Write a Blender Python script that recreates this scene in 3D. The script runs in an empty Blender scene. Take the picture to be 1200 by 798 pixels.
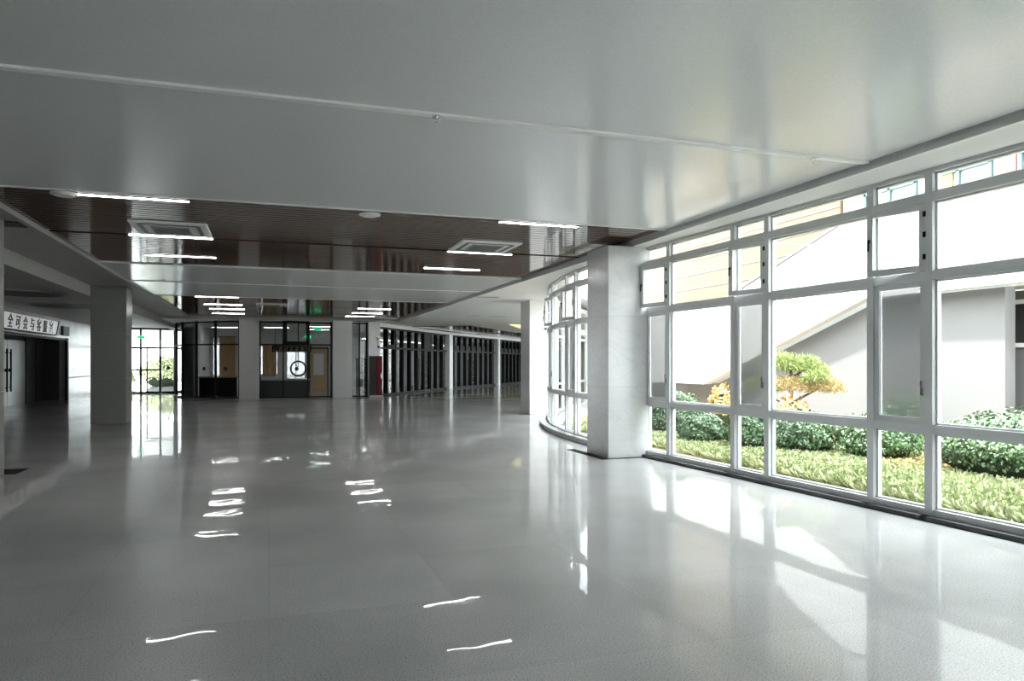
import bpy, bmesh, math, random
from mathutils import Vector, Matrix
import numpy as np
PI = math.pi
S = bpy.context.scene
COL = S.collection
random.seed(7)

# ------------------------------------------------------------------ camera
cam = bpy.data.objects.new('camera', bpy.data.cameras.new('camera'))
COL.objects.link(cam)
cam.location = (0, 0, 1.6)
cam.rotation_euler = (PI / 2, 0, -math.radians(18.56))
cam.data.lens = 36 * 849 / 1200
cam.data.sensor_width = 36
cam.data.shift_y = 27 / 1200
cam.data.clip_end = 400
S.camera = cam

# ------------------------------------------------------------------ exposure, world, sun
S.view_settings.view_transform = 'Standard'
S.view_settings.look = 'None'
S.view_settings.gamma = 1
S.view_settings.use_curve_mapping = False
S.view_settings.exposure = 1.87
SKY = 4.1
W = bpy.data.worlds.new('sky')
S.world = W
W.use_nodes = True
bg = W.node_tree.nodes['Background']
bg.inputs['Color'].default_value = (0.91, 0.955, 1.0, 1)
bg.inputs['Strength'].default_value = SKY
sun = bpy.data.objects.new('sun', bpy.data.lights.new('sun', 'SUN'))
COL.objects.link(sun)
sun.data.energy = 4.5
sun.data.angle = math.radians(3)
sun.data.color = (1, 0.96, 0.9)
sun.rotation_euler = Vector((-0.42, -0.12, 0.9)).to_track_quat('Z', 'Y').to_euler()
LAMP = 15.0

# ------------------------------------------------------------------ materials
def mat(name, col, rough=0.5, metal=0.0, spec=0.5, emit=None, es=0.0, coat=0.0):
    m = bpy.data.materials.new(name)
    m.use_nodes = True
    b = m.node_tree.nodes['Principled BSDF']
    b.inputs['Base Color'].default_value = (*col, 1)
    b.inputs['Roughness'].default_value = rough
    b.inputs['Metallic'].default_value = metal
    b.inputs['Specular IOR Level'].default_value = spec
    b.inputs['Coat Weight'].default_value = coat
    b.inputs['Coat Roughness'].default_value = 0.03
    if emit:
        b.inputs['Emission Color'].default_value = (*emit, 1)
        b.inputs['Emission Strength'].default_value = es
    return m

def nodes(m):
    nt = m.node_tree
    return nt, nt.nodes, nt.links, nt.nodes['Principled BSDF']

def noise_col(m, stops, scale=5, detail=4, stretch=(1, 1, 1), bump=0.0, rough=0.55):
    """colour from a world-position noise through a ramp"""
    nt, N, L, b = nodes(m)
    g = N.new('ShaderNodeNewGeometry')
    mp = N.new('ShaderNodeMapping')
    mp.inputs['Scale'].default_value = stretch
    n = N.new('ShaderNodeTexNoise')
    n.inputs['Scale'].default_value = scale
    n.inputs['Detail'].default_value = detail
    n.inputs['Roughness'].default_value = rough
    r = N.new('ShaderNodeValToRGB')
    L.new(g.outputs['Position'], mp.inputs['Vector'])
    L.new(mp.outputs[0], n.inputs['Vector'])
    L.new(n.outputs['Fac'], r.inputs['Fac'])
    e = r.color_ramp.elements
    e[0].position, e[0].color = stops[0][0], (*stops[0][1], 1)
    e[1].position, e[1].color = stops[-1][0], (*stops[-1][1], 1)
    for p, c in stops[1:-1]:
        q = e.new(p); q.color = (*c, 1)
    L.new(r.outputs['Color'], b.inputs['Base Color'])
    if bump:
        bp = N.new('ShaderNodeBump')
        bp.inputs['Strength'].default_value = bump
        bp.inputs['Distance'].default_value = 0.01
        L.new(n.outputs['Fac'], bp.inputs['Height'])
        L.new(bp.outputs[0], b.inputs['Normal'])
    return m

def mixc(nt, fac, a, b, mode='MIX'):
    x = nt.nodes.new('ShaderNodeMix')
    x.data_type = 'RGBA'; x.blend_type = mode
    for s, v in (('Factor', fac), ('A', a), ('B', b)):
        i = [k for k in x.inputs if k.name == s and (k.type == 'RGBA' or s == 'Factor' and k.type == 'VALUE')][0]
        if hasattr(v, 'is_output'):
            nt.links.new(v, i)
        else:
            i.default_value = v
    return [o for o in x.outputs if o.type == 'RGBA'][0]

M = {}
M['ceiling'] = noise_col(mat('white_ceiling_panel', (.6, .62, .64), .22, 0, .7), [(.3, (.62, .635, .65)), (.7, (.68, .70, .71))], 60, 3)
M['ceiling_matt'] = mat('white_soffit', (.72, .73, .72), .6)
M['beam'] = noise_col(mat('beam_plaster', (.5, .5, .48), .6), [(.3, (.32, .32, .31)), (.7, (.38, .38, .365))], 30, 4)
M['white'] = mat('white_paint', (.78, .78, .77), .5)
M['black'] = mat('black_frame', (.012, .012, .012), .6, 0, .2)
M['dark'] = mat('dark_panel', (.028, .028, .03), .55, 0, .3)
M['darkgrey'] = mat('dark_grey', (.12, .12, .125), .5)
M['grey'] = mat('grey_plaster', (.36, .36, .36), .6)
M['wall'] = noise_col(mat('light_stone_wall', (.5, .5, .5), .35), [(.3, (.24, .24, .235)), (.7, (.38, .38, .37))], 1.2, 6)
M['alu'] = mat('grey_aluminium', (.70, .712, .715), .42, .05)
M['alushade'] = mat('shaded_aluminium_sill', (.07, .072, .075), .5, .1)  # sill aluminium, shade at the frame foot put into its colour
M['chrome'] = mat('chrome', (.7, .7, .7), .2, 1)
M['granite'] = mat('dark_granite', (.03, .03, .032), .8, 0, .1)
M['red'] = mat('red_cabinet', (.13, .012, .018), .7, 0, .2)
M['orange'] = mat('orange_banner', (.55, .2, .04), .6)
M['beige'] = mat('beige_curtain', (.62, .42, .24), .8)
M['gold'] = mat('gold_letters', (.8, .6, .3), .4, .3)
M['lamp'] = mat('lamp_diffuser', (.9, .9, .9), .5, emit=(1, 1, .98), es=LAMP)
M['green'] = mat('green_exit', (.02, .4, .2), .5, emit=(.02, .75, .3), es=.3)
M['doorsteel'] = noise_col(mat('brushed_steel_door', (.3, .3, .3), .35, .3), [(.3, (.05, .05, .045)), (.7, (.09, .09, .08))], 3, 3, (1, 1, .2))
M['bark'] = noise_col(mat('bark', (.1, .08, .06), .9), [(.3, (.05, .04, .03)), (.7, (.16, .12, .09))], 20, 4)
M['sign'] = mat('white_sign_face', (.7, .7, .7), .4, emit=(1, 1, 1), es=.07)
M['ink'] = mat('black_letters', (.01, .01, .01), .5)

# wood-look ceiling battens, glossy
m = noise_col(mat('brown_ceiling_batten', (.1, .06, .04), .09, 0, .8), [(.3, (.060, .030, .020)), (.5, (.090, .046, .030)), (.7, (.135, .072, .046))], 9, 5, (.15, 1, 1))
M['wood'] = m
M['wooddark'] = mat('black_gap_between_battens', (.012, .01, .01), .6)

# marble / granite cladding
def stone(name, a, b, vein, speck=.5):
    m = mat(name, a, .22)
    nt, N, L, bs = nodes(m)
    g = N.new('ShaderNodeNewGeometry')
    n1 = N.new('ShaderNodeTexNoise'); n1.inputs['Scale'].default_value = 90; n1.inputs['Detail'].default_value = 3
    n2 = N.new('ShaderNodeTexNoise'); n2.inputs['Scale'].default_value = 1.1; n2.inputs['Detail'].default_value = 8
    n2.inputs['Distortion'].default_value = 1.2
    mp = N.new('ShaderNodeMapping'); mp.inputs['Rotation'].default_value = (.3, .6, .4); mp.inputs['Scale'].default_value = (1, 1, 2.2)
    L.new(g.outputs['Position'], n1.inputs['Vector'])
    L.new(g.outputs['Position'], mp.inputs['Vector']); L.new(mp.outputs[0], n2.inputs['Vector'])
    r1 = N.new('ShaderNodeValToRGB'); e = r1.color_ramp.elements
    e[0].position, e[0].color = .5 - speck * .3, (*a, 1); e[1].position, e[1].color = .5 + speck * .3, (*b, 1)
    L.new(n1.outputs['Fac'], r1.inputs['Fac'])
    r2 = N.new('ShaderNodeValToRGB'); e = r2.color_ramp.elements
    e[0].position, e[0].color = .455, (0, 0, 0, 1); e[1].position, e[1].color = .545, (0, 0, 0, 1)
    q = e.new(.5); q.color = (vein, vein, vein, 1)
    L.new(n2.outputs['Fac'], r2.inputs['Fac'])
    o = mixc(nt, r2.outputs['Color'], r1.outputs['Color'], (.3, .3, .3, 1))
    L.new(o, bs.inputs['Base Color'])
    return m
M['marble'] = stone('white_veined_marble', (.62, .63, .63), (.70, .71, .71), .13)
M['granitelight'] = stone('pale_speckled_granite', (.30, .305, .30), (.50, .505, .50), .15, .8)
M['granitecol'] = stone('grey_speckled_granite', (.17, .172, .165), (.30, .30, .29), .12, .9)

# polished terrazzo floor
m = mat('polished_terrazzo_floor', (.4, .4, .4), .32, 0, .12, coat=1.0)
nt, N, L, bs = nodes(m)
bs.inputs['Coat Roughness'].default_value = .02; bs.inputs['Coat IOR'].default_value = 1.09
g = N.new('ShaderNodeNewGeometry')
n1 = N.new('ShaderNodeTexNoise'); n1.inputs['Scale'].default_value = 105; n1.inputs['Detail'].default_value = 4; n1.inputs['Roughness'].default_value = .7
v1 = N.new('ShaderNodeTexVoronoi'); v1.inputs['Scale'].default_value = 55
br = N.new('ShaderNodeTexBrick'); br.offset = 0; br.inputs['Scale'].default_value = 1
br.inputs['Brick Width'].default_value = 1.2; br.inputs['Row Height'].default_value = 1.2; br.inputs['Mortar Size'].default_value = .004
br.inputs['Color1'].default_value = (.88, .88, .88, 1); br.inputs['Color2'].default_value = (1, 1, 1, 1); br.inputs['Mortar'].default_value = (.84, .84, .84, 1)
n2 = N.new('ShaderNodeTexNoise'); n2.inputs['Scale'].default_value = .6; n2.inputs['Detail'].default_value = 5
for t in (n1, v1, br, n2):
    L.new(g.outputs['Position'], t.inputs['Vector'])
r1 = N.new('ShaderNodeValToRGB'); e = r1.color_ramp.elements
e[0].position, e[0].color = .36, (.16, .16, .16, 1); e[1].position, e[1].color = .62, (.62, .625, .62, 1)
q = e.new(.46); q.color = (.50, .502, .50, 1)
L.new(n1.outputs['Fac'], r1.inputs['Fac'])
c = mixc(nt, 1.0, r1.outputs['Color'], br.outputs['Color'], 'MULTIPLY')
r2 = N.new('ShaderNodeValToRGB'); e = r2.color_ramp.elements
e[0].position, e[0].color = .32, (.80, .80, .80, 1); e[1].position, e[1].color = .62, (1.06, 1.06, 1.06, 1)
L.new(n2.outputs['Fac'], r2.inputs['Fac'])
c = mixc(nt, 1.0, c, r2.outputs['Color'], 'MULTIPLY')
L.new(c, bs.inputs['Base Color'])
n3 = N.new('ShaderNodeTexNoise'); n3.inputs['Scale'].default_value = 2.6; n3.inputs['Detail'].default_value = 1
L.new(g.outputs['Position'], n3.inputs['Vector'])
bp = N.new('ShaderNodeBump'); bp.inputs['Strength'].default_value = .05; bp.inputs['Distance'].default_value = .03
L.new(n3.outputs['Fac'], bp.inputs['Height'])
L.new(bp.outputs[0], bs.inputs['Coat Normal'])
bp2 = N.new('ShaderNodeBump'); bp2.inputs['Strength'].default_value = .03; bp2.inputs['Distance'].default_value = .03
L.new(n3.outputs['Fac'], bp2.inputs['Height']); L.new(bp2.outputs[0], bs.inputs['Normal'])
M['floor'] = m

def glass(name, tint=(.97, .99, .98), refl=1.0, diffuse=None, dfac=0.0):
    m = bpy.data.materials.new(name); m.use_nodes = True
    nt = m.node_tree; N, L = nt.nodes, nt.links
    N.clear()
    out = N.new('ShaderNodeOutputMaterial')
    tr = N.new('ShaderNodeBsdfTransparent'); tr.inputs[0].default_value = (*tint, 1)
    gl = N.new('ShaderNodeBsdfGlossy'); gl.inputs['Roughness'].default_value = 0.0
    fr = N.new('ShaderNodeFresnel'); ge = N.new('ShaderNodeNewGeometry'); mr = N.new('ShaderNodeMapRange')   # same reflectance from both faces of the pane
    mr.inputs['To Min'].default_value = 1.33; mr.inputs['To Max'].default_value = 1 / 1.33
    L.new(ge.outputs['Backfacing'], mr.inputs['Value']); L.new(mr.outputs[0], fr.inputs['IOR'])
    mx = N.new('ShaderNodeMixShader')
    L.new(fr.outputs[0], mx.inputs[0]); L.new(tr.outputs[0], mx.inputs[1]); L.new(gl.outputs[0], mx.inputs[2])
    o = mx.outputs[0]
    if diffuse:
        d = N.new('ShaderNodeBsdfDiffuse'); d.inputs[0].default_value = (*diffuse, 1)
        m2 = N.new('ShaderNodeMixShader'); m2.inputs[0].default_value = dfac
        L.new(o, m2.inputs[1]); L.new(d.outputs[0], m2.inputs[2]); o = m2.outputs[0]
    L.new(o, out.inputs[0])
    return m
M['glass'] = glass('clear_glass')
M['shopglass'] = glass('tinted_shop_glass', (.72, .74, .74))
M['frosted'] = glass('frosted_glass', (.9, .9, .9), diffuse=(.6, .6, .6), dfac=.6)
M['screen'] = glass('grey_fly_screen', (.9, .9, .9), diffuse=(.42, .43, .44), dfac=.55)

# outdoors
M['render'] = mat('white_render', (.55, .55, .54), .8)
M['facade'] = mat('pale_facade', (.26, .26, .255), .8)
M['wallshade'] = mat('shaded_garden_wall', (.15, .15, .15), .85)  # white render below the stair, the overhang's shade painted in as grey
M['orangewall'] = noise_col(mat('orange_cladding', (.8, .42, .2), .6), [(.4, (.076, .050, .024)), (.6, (.082, .055, .028))], 2, 2)
M['yellowwall'] = mat('yellow_cladding', (.16, .13, .045), .7)
M['pinkwall'] = mat('pale_pink_cladding', (.15, .085, .08), .7)
M['bluewin'] = mat('pale_blue_frames', (.045, .085, .09), .5)
M['line'] = mat('grey_handrail', (.12, .12, .12), .5)
M['soil'] = noise_col(mat('soil', (.3, .22, .14), .95), [(.35, (.20, .14, .085)), (.65, (.36, .27, .17))], 6, 6)
M['paving'] = noise_col(mat('pale_paving', (.5, .5, .47), .8), [(.35, (.36, .36, .34)), (.65, (.48, .48, .45))], 3, 5)
M['grass'] = noise_col(mat('grass_blades', (.2, .35, .08), .6), [(.3, (.16, .22, .09)), (.45, (.36, .43, .20)), (.55, (.50, .54, .30)), (.66, (.72, .66, .48))], 9, 5)
M['orangeplant'] = noise_col(mat('orange_leaves', (.7, .35, .05), .6), [(.3, (.20, .24, .07)), (.5, (.50, .28, .09)), (.7, (.62, .42, .18))], 14, 4)
M['leaf'] = noise_col(mat('shrub_leaves', (.1, .2, .06), .35), [(.3, (.03, .06, .03)), (.5, (.075, .14, .06)), (.7, (.17, .24, .12))], 16, 5)
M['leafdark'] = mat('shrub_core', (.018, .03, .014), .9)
M['needle'] = noise_col(mat('pine_needles', (.15, .22, .05), .5), [(.3, (.06, .10, .04)), (.5, (.20, .26, .08)), (.7, (.42, .42, .18))], 12, 4)
M['needletan'] = noise_col(mat('tan_pine_needles', (.4, .25, .08), .5), [(.3, (.12, .13, .06)), (.5, (.36, .27, .12)), (.7, (.56, .43, .24))], 12, 4)

# ------------------------------------------------------------------ mesh helpers
class MB:
    def __init__(s): s.bm = bmesh.new()
    def box(s, x0, x1, y0, y1, z0, z1, mtx=None):
        r = bmesh.ops.create_cube(s.bm, size=1)
        T = Matrix.Translation(((x0 + x1) / 2, (y0 + y1) / 2, (z0 + z1) / 2)) @ Matrix.Diagonal((abs(x1 - x0), abs(y1 - y0), abs(z1 - z0), 1))
        if mtx is not None: T = mtx @ T
        bmesh.ops.transform(s.bm, matrix=T, verts=r['verts'])
        return s
    def cyl(s, p0, p1, r0, r1=None, seg=16):
        p0, p1 = Vector(p0), Vector(p1); d = p1 - p0
        r = bmesh.ops.create_cone(s.bm, cap_ends=True, segments=seg, radius1=r0, radius2=r0 if r1 is None else r1, depth=d.length)
        bmesh.ops.transform(s.bm, matrix=Matrix.Translation((p0 + p1) / 2) @ d.to_track_quat('Z', 'Y').to_matrix().to_4x4(), verts=r['verts'])
        return s
    def prism(s, pts, axis, a, b):
        """extrude a closed 2D outline between a and b along axis ('x','y','z')"""
        def P(p, t):
            return {'x': (t, p[0], p[1]), 'y': (p[0], t, p[1]), 'z': (p[0], p[1], t)}[axis]
        v0 = [s.bm.verts.new(P(p, a)) for p in pts]; v1 = [s.bm.verts.new(P(p, b)) for p in pts]
        n = len(pts)
        f = [s.bm.faces.new(v0), s.bm.faces.new(v1[::-1])]
        for i in range(n):
            s.bm.faces.new((v0[i], v1[i], v1[(i + 1) % n], v0[(i + 1) % n]))
        for q in f: q.normal_update()
        if n > 4: bmesh.ops.triangulate(s.bm, faces=f, ngon_method='EAR_CLIP')
        return s
    def ring(s, c, r_out, r_in, axis, h, seg=32):
        """flat annulus with thickness; axis 'z' or 'y'"""
        vs = []
        for i in range(seg):
            a = 2 * PI * i / seg
            row = []
            for r, t in ((r_out, -h / 2), (r_out, h / 2), (r_in, h / 2), (r_in, -h / 2)):
                p = (r * math.cos(a), r * math.sin(a), t) if axis == 'z' else (r * math.cos(a), t, r * math.sin(a))
                row.append(s.bm.verts.new(Vector(c) + Vector(p)))
            vs.append(row)
        for i in range(seg):
            a, b = vs[i], vs[(i + 1) % seg]
            for k in range(4):
                s.bm.faces.new((a[k], b[k], b[(k + 1) % 4], a[(k + 1) % 4]))
        return s
    def mesh(s, name):
        bmesh.ops.recalc_face_normals(s.bm, faces=s.bm.faces)
        me = bpy.data.meshes.new(name); s.bm.to_mesh(me); s.bm.free(); return me
    def build(s, name, m, parent=None, bevel=0.0):
        o = link(name, s.mesh(name), m, parent)
        if bevel:
            b = o.modifiers.new('bevel', 'BEVEL'); b.width = bevel; b.segments = 2; b.limit_method = 'ANGLE'
        return o

def link(name, me, m=None, parent=None):
    if m is not None and not me.materials: me.materials.append(m)
    o = bpy.data.objects.new(name, me); COL.objects.link(o)
    if parent is not None: o.parent = parent
    return o
def empty(name, loc=(0, 0, 0), rz=0):
    o = bpy.data.objects.new(name, None); COL.objects.link(o)
    o.location = loc; o.rotation_euler = (0, 0, rz); o.empty_display_size = .1
    return o
def tag(o, label, cat, group=None, kind=None):
    o['label'] = label; o['category'] = cat
    if group: o['group'] = group
    if kind: o['kind'] = kind
    return o
def struct(o, label=None, cat=None):
    o['kind'] = 'structure'
    if label: o['label'] = label
    if cat: o['category'] = cat
    return o
def dup(root, loc, label, rz=None):
    r = root.copy(); COL.objects.link(r); r.location = loc; r['label'] = label
    if rz is not None: r.rotation_euler = (0, 0, rz)
    for ch in list(root.children):
        c = ch.copy(); COL.objects.link(c); c.parent = r
        for g_ in ch.children:
            d = g_.copy(); COL.objects.link(d); d.parent = c
    return r

# ------------------------------------------------------------------ floor and ground
CZ = 3.66        # white ceiling
SZ = 3.59        # soffit along the windows
XL, XR = -3.28, 5.79
struct(MB().prism([(-9.6, -8), (6.95, -8), (6.25, 12.0), (6.32, 14.2), (6.6, 16.3), (7.3, 18.6), (8.45, 21.0), (8.7, 21.9), (34.5, 57.5), (19, 76), (-9.6, 76)], 'z', -.3, 0).build('floor', M['floor']),
       'polished grey terrazzo floor of the hall', 'floor')
struct(MB().prism([(6.95, -8), (80, -30), (80, 120), (-60, 120), (-60, 76.1), (19.1, 76.1), (34.8, 57.5), (8.85, 21.9), (8.6, 21.0), (7.45, 18.6), (6.75, 16.3), (6.47, 14.2), (6.42, 12.0)], 'z', -.35, -.06).build('ground', M['paving']),
       'pale paved ground outside the windows', 'ground')

# ------------------------------------------------------------------ ceilings
lab = ['white metal ceiling nearest the camera', 'white metal ceiling band between the two brown slatted bands']
for (a, b), l in zip(((-8, 9.85), (16.55, 24.0)), lab):
    struct(MB().box(XL, XR, a, b, CZ, CZ + .12).build('ceiling', M['ceiling']), l, 'ceiling')
def wood_zone(a, b, gaps, l):
    root = struct(empty('ceiling', (0, 0, 0)), l, 'ceiling')
    s = MB(); y = a + .04
    while y < b - .1:
        if not any(abs(y + .06 - g_) < .08 for g_ in gaps):
            s.box(XL + .02, XR - .02, y, y + .115, CZ + .01, CZ + .035)
        y += .15
    st = s.build('batten_panel', M['wood'], root); st['label'] = 'glossy brown battens'
    MB().box(XL, XR, a, b, CZ + .07, CZ + .12).build('backing_panel', M['wooddark'], root)
wood_zone(9.87, 16.53, [12.96], 'brown slatted ceiling band in the middle of the hall')
wood_zone(24.02, 34.3, [27.5, 31.0], 'brown slatted ceiling band in front of the shop windows')
# white lips along the slatted bands, and the raised joint strips
k = 1
for x0, x1, y0, y1, z0, z1, l in (
        (XL, XR, 9.80, 9.86, CZ - .010, CZ + .02, 'white edge strip at the front of the brown ceiling band'),
        (XL, XR, 16.54, 16.6, CZ - .010, CZ + .02, 'white edge strip at the back of the brown ceiling band'),
        (XL, XR, 23.95, 24.01, CZ - .010, CZ + .02, 'white edge strip at the front of the far brown ceiling band'),
        (XL, XR, 5.83, 5.90, CZ - .022, CZ + .01, 'raised white joint strip across the near ceiling'),
        (XL, XR, 19.95, 20.0, CZ - .015, CZ + .01, 'thin joint strip across the middle white ceiling'),
        (XL - .05, XL, -8, 34.9, CZ - .05, CZ + .12, 'pale edge strip along the left side of the ceiling'),
        (XR + .035, XR + .095, -8, 33.9, SZ - .01, CZ + .12, 'white edge strip of the ceiling recess along the windows')):
    struct(MB().box(x0, x1, y0, y1, z0, z1).build('trim_%d' % k, M['white'] if k != 6 else M['beam']), l, 'ceiling trim'); k += 1
struct(MB().box(XR, XR + .035, -8, 33.9, CZ + .03, CZ + .12).build('trim_%d' % k, M['darkgrey']), 'dark shadow gap along the ceiling edge by the windows', 'ceiling trim'); k += 1
# soffit along the windows, following the bow of the wall and the bent corridor behind
wall_pts = [(6.99, -8), (6.24, 11.6), (6.30, 12.6), (6.34, 14.2), (6.62, 16.3), (7.3, 18.6), (8.45, 21.0), (8.9, 21.9), (34.5, 57.5), (27.5, 66.5), (4.75, 35.0), (XR + .09, 34.9), (XR + .09, -8)]
struct(MB().prism(wall_pts, 'z', SZ, SZ + .08).build('ceiling', M['ceiling_matt']), 'white plaster soffit beside the windows and over the bent corridor', 'ceiling')
# side aisle behind the left columns
struct(MB().box(-4.45, XL - .05, -8, 34.9, CZ, CZ + .1).build('ceiling', M['beam']), 'grey plaster soffit between left columns and main ceiling', 'ceiling')
struct(MB().box(-9.5, -4.8, -8, 43.2, 3.5, 3.6).build('ceiling', M['beam']), 'grey plaster ceiling of the left aisle', 'ceiling')
struct(MB().prism([(-4.8, 34.9), (4.75, 34.9), (27.5, 66.5), (19, 76), (-4.8, 76)], 'z', 3.56, 3.62).build('ceiling', M['ceiling_matt']), 'grey ceiling inside the glazed shops', 'ceiling')
struct(MB().box(-4.8, -4.45, -8, 43.2, 3.37, CZ + .1).build('trim_%d' % k, M['beam']), 'grey downstand beam along the left columns', 'beam'); k += 1
struct(MB().prism([(-60 + 50, -8.5), (7.6, -8.5), (6.75, 11.6), (6.9, 14.2), (7.2, 16.3), (7.9, 18.6), (9.1, 21.0), (9.5, 21.9), (36, 58), (20, 78), (-10, 78)], 'z', 3.86, 4.25).build('ceiling', M['render']), 'white concrete roof slab over the hall', 'roof')

# ------------------------------------------------------------------ walls
def wall(name, pts, l, m='wall'):
    s = MB()
    for b in pts: s.box(*b)
    return struct(s.build(name, M[m]), l, 'wall')
wall('wall_back', [(-9.7, 7.2, -8.25, -8.0, 0, 3.9)], 'plain wall behind the camera')
wall('wall_left', [(-8.65, -8.4, -8, 27.0, 0, 3.5), (-8.65, -8.4, 36.2, 43.2, 0, 3.5), (-8.65, -8.4, 27.0, 36.2, 2.66, 3.5)], 'pale stone wall of the left aisle with a wide dark opening')
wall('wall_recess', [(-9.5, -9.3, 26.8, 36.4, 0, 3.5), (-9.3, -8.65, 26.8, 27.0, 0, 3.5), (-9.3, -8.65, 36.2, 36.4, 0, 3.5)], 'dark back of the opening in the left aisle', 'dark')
wall('wall_header', [(-4.8, 4.75, 34.35, 34.42, 3.56, 3.8)], 'thin header above the far shop windows', 'beam')
# shop back wall with three window openings, and the wall of the shops round the bend
def wall_holes(name, x0, x1, y0, y1, z1, holes, l, m):
    s = MB(); x = x0
    for a, b, c_, d in holes:
        s.box(x, a, y0, y1, 0, z1); s.box(a, b, y0, y1, 0, c_); s.box(a, b, y0, y1, d, z1); x = b
    s.box(x, x1, y0, y1, 0, z1)
    return struct(s.build(name, M[m]), l, 'wall')
HB = [(-3.15, -1.85, .45, 3.1), (-.55, .55, .9, 2.7), (1.0, 2.15, .6, 2.45)]
wall_holes('wall_shop', -4.9, 6.5, 46.0, 46.2, 3.56, HB, 'grey back wall inside the far shop with three windows', 'white')
def oriented(p, q, t, z0, z1, s, off=0.0):
    p, q = Vector(p), Vector(q); d = q - p
    mt = Matrix.Translation((p.x, p.y, 0)) @ Matrix.Rotation(math.atan2(d.y, d.x), 4, 'Z')
    return s.box(0, d.length, off, off + t, z0, z1, mt)
struct(oriented((6.5, 46.1), (20.5, 67.5), .2, 0, 3.56, MB()).build('wall_gallery', M['darkgrey']), 'dark back wall of the shops round the bend', 'wall')
struct(oriented((20.5, 67.5), (27.5, 62.5), .2, 0, 3.56, MB()).build('wall_end', M['darkgrey']), 'dark cross wall inside the last shop', 'wall')
struct(oriented((24, 62.4), (36, 57), .2, 0, 3.9, MB()).build('wall_far', M['darkgrey']), 'dark end wall of the bent corridor', 'wall')
struct(MB().box(-4.9, -4.75, 43.1, 46.2, 0, 3.56).build('wall_shop_side', M['wall']), 'grey side wall of the far shop', 'wall')
struct(MB().box(-3.5, -3.3, 38.5, 46.0, 0, 3.56).build('wall_shop_partition', M['white']), 'grey partition behind the curved shop glass', 'wall')

# ------------------------------------------------------------------ columns
def column(x, y, w, d, z1, m, label, seam=True):
    root = tag(empty('column', (x + w / 2, y + d / 2, 0)), label, 'column')
    s = MB()
    s.box(-w / 2, w / 2, -d / 2, d / 2, 0.0, z1)
    MB.build(s, 'shaft', M[m], root, .008)
    s = MB()
    for z in (1.2, 2.4):
        s.box(-w / 2 - .001, w / 2 + .001, -d / 2 - .001, d / 2 + .001, z, z + .004)
    j = s.build('cladding_joint', M['wall'], root)
    return root
column(-4.45, 11.33, .85, .85, CZ, 'granitecol', 'grey granite column cut off by the left edge of the photo')
column(-4.45, 21.6, .85, .85, CZ, 'granitecol', 'broad grey granite column standing free on the left')
column(5.41, 11.03, .80, .85, SZ, 'marble', 'large white marble column beside the nearest windows')
column(7.77, 21.4, .85, .85, SZ, 'marble', 'white marble column at the far end of the curved windows')
column(-1.25, 34.3, .85, .8, 3.6, 'granitelight', 'grey column between curved glass and the shop window with the ring')
column(2.80, 34.3, .88, .8, 3.6, 'granitelight', 'grey column right of the shop window with the ring')
column(4.45, 34.5, .55, .55, 3.56, 'marble', 'narrow pale column behind the red cabinet')
def floor_plate(x0, x1, y0, y1, l):
    tag(MB().box(x0, x1, y0, y1, 0, .006).build('floor_plate', M['granite']), l, 'floor inlay')
floor_plate(-4.6, -3.46, 12.2, 12.8, 'dark stone strip on the floor behind the near left column')
MBp = MB(); MBp.box(5.26, 5.41, 10.96, 12.45, 0, .006); MBp.box(5.41, 6.16, 10.96, 11.03, 0, .006)
tag(MBp.build('floor_plate', M['granite']), 'dark stone strip on the floor round the large marble column', 'floor inlay')
floor_plate(7.45, 7.77, 21.35, 21.65, 'small dark stone strip beside the far marble column')

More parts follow.
